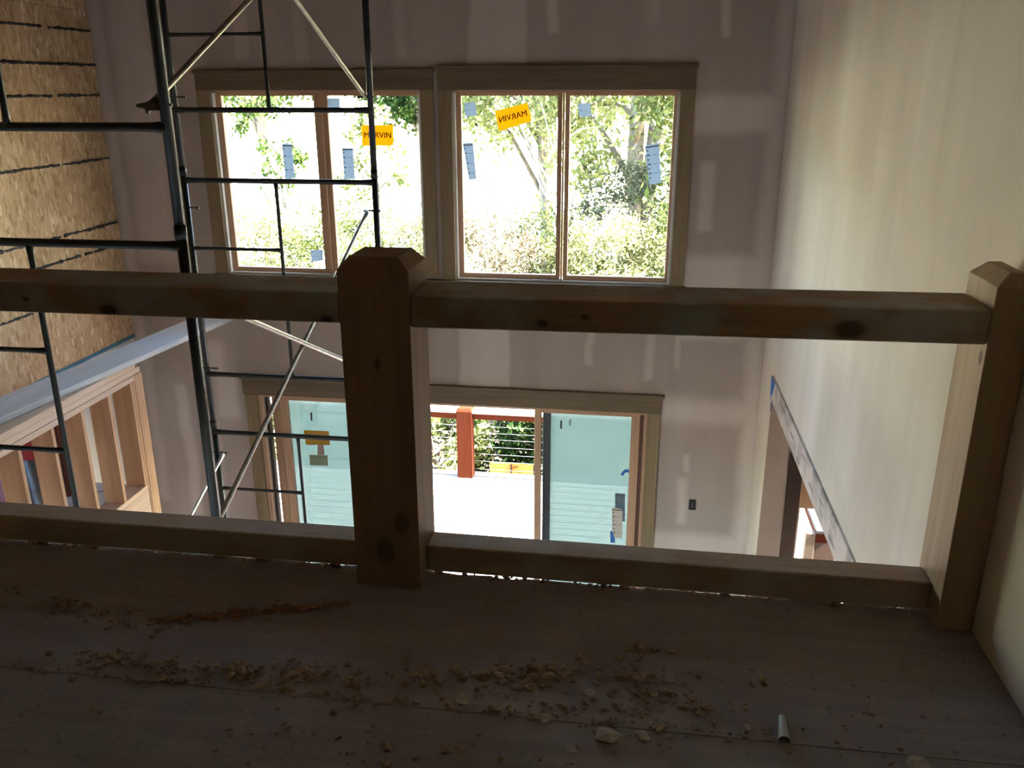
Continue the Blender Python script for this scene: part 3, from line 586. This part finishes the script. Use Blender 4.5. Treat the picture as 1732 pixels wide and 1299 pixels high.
# ------------------------------------------------------------------ deck outside
dk = empty('deck', (0, 8, -3.05), 'bleached sunlit deck boards outside the sliding door', 'deck')
ZD = -3.05; yy = 6.56; proto = None
while yy < 9.5:
    if proto is None: proto = box('deck_board', -6, 6.5, yy, yy + .128, ZD - .035, ZD, M_DECK, dk, bevel=.004); yb = yy
    else:
        c_ = proto.copy(); COL.objects.link(c_); c_.parent = dk; c_.location = (0, yy - yb, rng.normal(0, .0008))
    yy += .146
box('deck_joist', -6, 6.5, 9.3, 9.34, ZD - .28, ZD - .036, M_CEDARX, dk, bevel=0); box('deck_joist', -6, 6.5, 6.6, 6.64, ZD - .28, ZD - .036, M_CEDARX, dk, bevel=0)
rl = empty('deck_railing', (0, 9.45, ZD), 'red-brown cable railing along the outer edge of the deck', 'railing')
def dpost(x):
    bm = bmesh.new(); c = .02; x0, x1, y0, y1 = x, x + .185, 9.395, 9.535
    lo = [bm.verts.new(p) for p in ((x0, y0, ZD), (x1, y0, ZD), (x1, y1, ZD), (x0, y1, ZD))]
    sh = [bm.verts.new(p) for p in ((x0, y0, -2.20), (x1, y0, -2.20), (x1, y1, -2.20), (x0, y1, -2.20))]
    tp = [bm.verts.new(p) for p in ((x0 + c, y0 + c, -2.165), (x1 - c, y0 + c, -2.165), (x1 - c, y1 - c, -2.165), (x0 + c, y1 - c, -2.165))]
    bm.faces.new(lo[::-1]); bm.faces.new(tp)
    for a, b2 in ((lo, sh), (sh, tp)):
        for k in range(4): bm.faces.new((a[k], a[(k + 1) % 4], b2[(k + 1) % 4], b2[k]))
    me = fin(bm, 'railing_post', .002, 1); me.transform(Matrix.Translation((0, -9.45, -ZD))); link('post', me, M_CEDAR, rl)
PX = [-4.9, -2.035, .83, 3.7]
for x in PX: dpost(x)
for a, b2 in zip([-6] + [x + .185 for x in PX], PX + [6.5]):
    box('rail', a + .001, b2 - .001, 9.43, 9.47, -2.30, -2.222, M_CEDARX, rl); box('rail_cap', a + .001, b2 - .001, 9.40, 9.66, -2.221, -2.19, M_DECK, rl, bevel=.003)
for z in (-2.40, -2.485, -2.567, -2.664, -2.758, -2.851, -2.955):
    tube('cable', [(-6, 9.48, z), (6.5, 9.48, z)], .0022, M_CABLE, rl, 6)
# side rail of the deck, seen through the opening in the right wall
sr = empty('side_railing', (1.62, 7.2, ZD), 'short grey-capped timber railing on the deck beyond the right wall opening', 'railing')
box('rail_cap', 1.615, 1.80, 6.965, 9.38, -2.22, -2.19, plain('shade_darkened_cap', (.035, .037, .038), .9, noise=.1), sr)  # cap colour darkened to stand for shade on it
box('post', 1.535, 1.612, 6.97, 7.04, ZD, -2.225, plain('tan_post_stain', (.10, .075, .05), .8), sr); box('rail', 1.64, 1.68, 7.05, 9.38, -2.33, -2.222, M_CEDAR, sr)
box('end_block', 1.614, 1.72, 6.975, 7.03, -2.31, -2.222, M_CEDAR, sr); box('infill_board', 1.62, 1.80, 7.0, 7.02, ZD + .02, -2.312, M_DARKT, sr)
box('post', 1.70, 1.79, 9.2, 9.29, ZD, -2.222, M_CEDAR, sr)
# small curled dark marks on the deck
for k in range(14):
    x, y = [( -2.05, 8.62), (-1.83, 8.60), (1.82, 8.7), (1.86, 8.25), (1.80, 8.1), (1.74, 7.8), (1.90, 8.75), (1.78, 8.35), (1.73, 7.98), (-1.2, 8.9), (1.84, 8.55), (1.66, 8.05), (-1.6, 9.1), (-.4, 8.4)][k]
    bm = bmesh.new(); pts = []; a = random.random() * 6; x0_, y0_ = 0, 0
    for i in range(7): pts.append((x0_, y0_, .008 + .01 * math.sin(i))); a += random.uniform(.3, 1.1); x0_ += .022 * math.cos(a); y0_ += .03 * math.sin(a)
    tube_bm(bm, pts, .003, 5)
    tag(link('deck_mark', fin(bm, 'deck_mark'), M_BLACK, None, (x, y, ZD)), 'small curled dark mark on the bleached deck boards', 'deck_mark', 'dark marks on the deck')

# ------------------------------------------------------------------ grounds and planting
def grid_ground(name, xs, prof, m, jit, kind='structure'):
    bm = bmesh.new(); rows = []
    for y, z in prof: rows.append([bm.verts.new((x, y, z + (rng.normal(0, jit) if y > 10 else 0))) for x in xs])
    for A, B in zip(rows, rows[1:]):
        for k in range(len(xs) - 1): f = bm.faces.new((A[k], A[k + 1], B[k + 1], B[k])); f.smooth = True
    return tag(link(name, fin(bm, name), m), kind=kind)
grid_ground('ground', np.linspace(-70, 70, 60), [(6.5, -4.3), (9, -4.3), (12, -4.3), (14, -4.25), (16, -4.1), (17, -3.9)], M_SOIL, .03)
grid_ground('hillside', np.linspace(-90, 90, 60), [(17, -3.9), (20, -3.5), (25, -2.9), (32, -1.9), (40, -.6), (50, 1.4), (62, 4), (80, 9), (110, 16)], M_GRASS, .15)

def leaf_mesh(name, centres, size, m, parent, kind='stuff', flat=.0):
    n = len(centres); nrm = rng.normal(size=(n, 3)); nrm[:, 2] += flat; nrm /= np.linalg.norm(nrm, axis=1)[:, None]
    t1 = np.cross(nrm, rng.normal(size=(n, 3))); t1 /= np.linalg.norm(t1, axis=1)[:, None]; t2 = np.cross(nrm, t1)
    s = size * rng.uniform(.6, 1.3, (n, 1))
    V = np.empty((n, 4, 3)); V[:, 0] = centres - t1 * s; V[:, 1] = centres + t2 * s * .45 + nrm * s * .12; V[:, 2] = centres + t1 * s; V[:, 3] = centres - t2 * s * .45 + nrm * s * .12
    me = bpy.data.meshes.new(name); me.vertices.add(n * 4); me.vertices.foreach_set('co', V.reshape(-1))
    me.loops.add(n * 4); me.loops.foreach_set('vertex_index', np.arange(n * 4, dtype=np.int32))
    me.polygons.add(n); me.polygons.foreach_set('loop_start', np.arange(0, n * 4, 4, dtype=np.int32)); me.update(calc_edges=True)
    o = link(name, me, m, parent); o['kind'] = kind; return o
def blob_points(cent, rad, n, clumps, spread=.28):
    c = rng.normal(size=(clumps, 3)); c /= np.linalg.norm(c, axis=1)[:, None]; c *= rng.uniform(.45, 1, (clumps, 1)) ** .6
    c = c * np.array(rad) + np.array(cent)
    idx = rng.integers(0, clumps, n); s = spread * min(rad) * rng.uniform(.6, 1.4, clumps)
    return c[idx] + rng.normal(size=(n, 3)) * s[idx][:, None] * .6, c
def tree(name, x, y, zg, trunk_h, r0, cent, rad, n, m, label, size=.09, clumps=40, group=None, fork=False, barkm=None, lean=.2):
    o = empty(name, (x, y, zg), label, 'tree' if trunk_h > 1 else 'shrub', group)
    P, C = blob_points((cent[0], cent[1], cent[2]), rad, n, clumps)
    bmk = barkm or M_BARK
    top = Vector((cent[0] * .6, cent[1] * .6, trunk_h)); mid = top * .5 + Vector((lean * .3, 0, 0))
    tube('trunk', [Vector((x, y, zg)) + p for p in (Vector((0, 0, -.1)), Vector((lean * .1, 0, trunk_h * .25)), mid, top)], r0, bmk, o, 9, [r0 * 1.25, r0, r0 * .8, r0 * .5])
    if fork: tube('trunk', [Vector((x, y, zg)) + p for p in (Vector((.25, .1, -.1)), Vector((.42, .1, trunk_h * .5)), Vector((.6, 0, trunk_h)))], r0 * .8, bmk, o, 9, [r0, r0 * .75, r0 * .4])
    for k in range(min(12, clumps)):
        a = Vector((0, 0, 0)).lerp(top, .55 + .4 * random.random()); b2 = Vector(C[k])
        tube('branch', [Vector((x, y, zg)) + a, Vector((x, y, zg)) + a.lerp(b2, .5) + Vector((0, 0, .1)), Vector((x, y, zg)) + b2], r0 * .3, bmk, o, 6, [r0 * .35, r0 * .22, r0 * .08])
    leaf_mesh('foliage', P, size, m, o)
    return o
# big trees seen through the upper windows
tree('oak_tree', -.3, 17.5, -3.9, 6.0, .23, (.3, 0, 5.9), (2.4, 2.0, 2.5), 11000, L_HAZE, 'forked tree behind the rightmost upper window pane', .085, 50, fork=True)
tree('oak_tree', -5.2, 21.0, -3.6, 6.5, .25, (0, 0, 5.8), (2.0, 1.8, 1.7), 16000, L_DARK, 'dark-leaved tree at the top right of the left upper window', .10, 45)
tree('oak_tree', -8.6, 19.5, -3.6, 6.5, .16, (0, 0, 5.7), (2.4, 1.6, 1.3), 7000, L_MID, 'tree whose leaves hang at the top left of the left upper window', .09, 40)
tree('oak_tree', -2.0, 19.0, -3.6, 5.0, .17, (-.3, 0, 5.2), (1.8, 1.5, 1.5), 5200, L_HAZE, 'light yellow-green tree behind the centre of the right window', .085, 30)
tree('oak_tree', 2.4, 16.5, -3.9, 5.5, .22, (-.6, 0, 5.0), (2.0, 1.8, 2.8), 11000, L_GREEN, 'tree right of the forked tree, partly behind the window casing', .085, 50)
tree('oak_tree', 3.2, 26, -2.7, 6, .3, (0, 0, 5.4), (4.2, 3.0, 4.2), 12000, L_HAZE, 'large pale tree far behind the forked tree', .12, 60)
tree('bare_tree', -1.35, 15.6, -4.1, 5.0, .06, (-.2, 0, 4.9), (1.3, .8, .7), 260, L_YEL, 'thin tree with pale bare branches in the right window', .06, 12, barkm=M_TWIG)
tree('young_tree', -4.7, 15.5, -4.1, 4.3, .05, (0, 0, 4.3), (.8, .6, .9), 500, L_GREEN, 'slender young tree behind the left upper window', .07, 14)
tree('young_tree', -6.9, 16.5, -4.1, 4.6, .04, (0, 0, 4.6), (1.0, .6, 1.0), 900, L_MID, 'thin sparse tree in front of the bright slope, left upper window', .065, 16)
# shrubs along the slope
SH = [(-8.6, 15.2, 1.6, 1.25, L_GREEN, 'leafy green shrub at the lower left of the left upper window'), (-6.9, 14.6, 1.4, 1.2, L_YEL, 'yellow-green shrub low in the leftmost upper pane'), (-5.4, 14.8, 1.5, 1.3, L_GREEN, 'rounded green shrub low in the second upper pane'),
      (-3.9, 14.4, 1.3, 1.2, L_YEL, 'yellow-green shrub behind the casing between the upper windows'), (-2.6, 14.2, 1.2, 1.25, L_DRY, 'dry brownish shrub low in the third upper pane'), (-1.6, 14.9, 1.3, 1.15, L_GREEN, 'green shrub low in the middle of the right upper window'),
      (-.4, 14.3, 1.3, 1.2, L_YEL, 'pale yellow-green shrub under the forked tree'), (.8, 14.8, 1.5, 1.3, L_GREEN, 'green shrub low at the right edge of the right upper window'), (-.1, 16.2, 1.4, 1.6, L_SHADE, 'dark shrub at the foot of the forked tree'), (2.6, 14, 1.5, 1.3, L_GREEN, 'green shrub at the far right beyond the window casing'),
      (-10.4, 15, 1.6, 1.4, L_GREEN, 'green shrub at the far left beyond the window casing')]
for x, y, r, hh, m, lb in SH:
    tree('shrub', x, y, -4.2, .9, .04, (0, 0, 1.25 + .85 * hh), (r * .98, .8, hh * 1.2), 11000, m, lb, .042, 75)
# hedge just below the deck, seen between the cables
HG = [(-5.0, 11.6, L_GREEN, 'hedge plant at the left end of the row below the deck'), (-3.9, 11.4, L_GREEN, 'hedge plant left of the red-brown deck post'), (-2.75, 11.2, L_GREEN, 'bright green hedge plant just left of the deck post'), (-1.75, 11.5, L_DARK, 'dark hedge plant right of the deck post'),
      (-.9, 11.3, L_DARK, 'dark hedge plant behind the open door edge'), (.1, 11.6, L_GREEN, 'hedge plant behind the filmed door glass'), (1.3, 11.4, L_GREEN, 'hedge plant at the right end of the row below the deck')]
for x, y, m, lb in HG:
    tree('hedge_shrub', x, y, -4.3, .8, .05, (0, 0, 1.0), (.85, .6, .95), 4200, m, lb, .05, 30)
tree('flowering_shrub', -2.35, 10.35, -4.3, .5, .03, (0, 0, .75), (.45, .3, .38), 700, L_YEL, 'small yellow-leaved shrub at the deck edge left of the post', .045, 12)
op = empty('orange_panel', (-1.62, 10.9, -4.2), 'orange panel low among the hedge beyond the deck cables', 'panel')
box('panel_board', -1.9, -1.3, 10.88, 10.92, -4.2, -3.50, M_ORANGE, op); box('panel_batten', -1.61, -1.59, 10.86, 10.88, -4.2, -3.5, M_DARKT, op)

# ------------------------------------------------------------------ litter on the loft floor
def chip_bm(bm, x, y, z, s, flat=.45):
    r_ = bmesh.ops.create_icosphere(bm, subdivisions=1, radius=s)
    sx, sy = random.uniform(.6, 1.6), random.uniform(.6, 1.3); a = random.random() * 3.14
    for v in r_['verts']:
        c = v.co * (1 + random.uniform(-.3, .3)); c = Vector((c.x * sx, c.y * sy, c.z * flat)); c.rotate(Matrix.Rotation(a, 3, 'Z')); v.co = c + Vector((x, y, z + s * flat * .7))
def litter(name, pts, smin, smax, m, label, cat='debris'):
    bm = bmesh.new()
    for x, y in pts: chip_bm(bm, x, y, 0, random.uniform(smin, smax) * (1.1 if random.random() < .9 else 1.9), .55)
    return tag(link(name, fin(bm, name), m), label, cat, kind='stuff')
def cl(cx, cy, sx, sy, n): return [(cx + random.gauss(0, sx), cy + random.gauss(0, sy)) for _ in range(n)]
seam = [(x, 1.70 + random.gauss(0, .012)) for x in [random.uniform(-1.6, .3) for _ in range(170)]]
litter('plaster_crumbs', seam, .002, .007, M_DUST, 'plaster crumbs scattered along the plywood joint in the loft floor')
litter('plaster_crumbs', cl(-1.02, 1.755, .10, .022, 80) + cl(-.80, 1.76, .10, .03, 110) + cl(-1.32, 1.76, .07, .02, 60), .003, .009, M_DUST, 'crumbled plaster pile on the floor left of the middle post')
litter('plaster_crumbs', cl(-.22, 1.86, .05, .03, 80) + cl(-.35, 1.83, .07, .03, 40) + cl(-.52, 1.80, .04, .03, 25), .003, .010, M_DUST, 'crumbled plaster pile on the floor right of the middle post')
litter('plaster_crumbs', cl(.02, 1.86, .08, .03, 60) + cl(.05, 1.97, .04, .03, 20) + cl(.12, 1.80, .05, .03, 40), .003, .009, M_DUST, 'scattered plaster bits on the floor below the door view')
litter('plaster_crumbs', cl(-.1, 1.74, .18, .025, 70) + cl(.3, 1.75, .15, .06, 30) + cl(-.6, 1.52, .3, .08, 50) + cl(0, 1.55, .3, .07, 50) + cl(.6, 1.8, .12, .12, 25), .002, .007, M_DUST, 'fine plaster grit in the foreground of the loft floor')
litter('plaster_crumbs', cl(-1.55, 1.97, .12, .025, 70) + cl(-1.35, 1.93, .1, .03, 40) + cl(-1.0, 2.02, .05, .02, 10), .0025, .008, M_DUST, 'line of plaster bits near the left bottom rail')
ridge = []
for _ in range(420):
    k = random.random(); ridge.append((-1.31 + k * .53 + random.gauss(0, .005), 1.932 + k * .165 + random.gauss(0, .006 + .006 * (1 - abs(2 * k - .7)))))
litter('sawdust_ridge', ridge, .002, .007, M_SAW, 'thin reddish ridge of sawdust running to the middle post')
grit = [(x, 2.294 + random.gauss(0, .006)) for x in [random.uniform(-2.4, .85) for _ in range(240)]]
litter('plaster_crumbs', grit, .002, .009, M_DUST, 'grit packed under the bottom rail at the floor edge')
def chip(name, x, y, s, m, lb, flat=.3, group=None, cat='debris'):
    bm = bmesh.new(); chip_bm(bm, 0, 0, 0, s, flat); return tag(link(name, fin(bm, name), m, None, (x, y, 0)), lb, cat, group)
chip('plaster_chip', .357, 1.913, .013, M_GCHIP, 'small yellow-green chip on the loft floor', .6)
for x, y, s, lb in ((-.17, 1.69, .020, 'pale flat plaster chip on the plywood joint left of centre'), (-.02, 1.655, .024, 'largest pale plaster flake just below the plywood joint'), (.06, 1.665, .02, 'pale plaster flake right beside the largest flake'),
                    (-.10, 1.60, .013, 'small plaster chip in the foreground below the largest flake'), (-.07, 1.80, .014, 'plaster chip above the plywood joint, left of the crumbs'), (.12, 1.88, .014, 'plaster chip left of the yellow-green chip'),
                    (.30, 1.73, .012, 'small plaster chip just left of the grey metal offcut'), (-.38, 1.73, .018, 'plaster chip on the joint below the middle post'), (.66, 1.66, .022, 'pale plaster chip in the bottom right corner'), (.70, 1.63, .014, 'smaller plaster chip at the very bottom right corner')):
    chip('plaster_chip', x, y, s, M_CHIP, lb, .25)
bm = bmesh.new()
n = 14; r1, r2 = .014, .008
for k in range(n - 4):
    a0, a1 = math.pi * (k / (n - 5)) - .1, math.pi * ((k + 1) / (n - 5)) - .1
    for rr0, rr1 in (((r2, r1)),):
        v = [bm.verts.new((rr0 * math.cos(a0), .042, rr0 * math.sin(a0))), bm.verts.new((rr0 * math.cos(a1), .042, rr0 * math.sin(a1))), bm.verts.new((rr1 * math.cos(a1), -.042, rr1 * math.sin(a1) + .002)), bm.verts.new((rr1 * math.cos(a0), -.042, rr1 * math.sin(a0) + .002))]
        bm.faces.new(v)
bmesh.ops.remove_doubles(bm, verts=bm.verts, dist=1e-5)
tb = link('metal_offcut', fin(bm, 'metal_offcut'), plain('grey_offcut', (.42, .44, .42), .5, .2), None, (.382, 1.735, .002), (0, 0, -.08)); md = tb.modifiers.new('thickness', 'SOLIDIFY'); md.thickness = .002
tag(tb, 'small grey curved metal offcut lying on the loft floor', 'offcut')
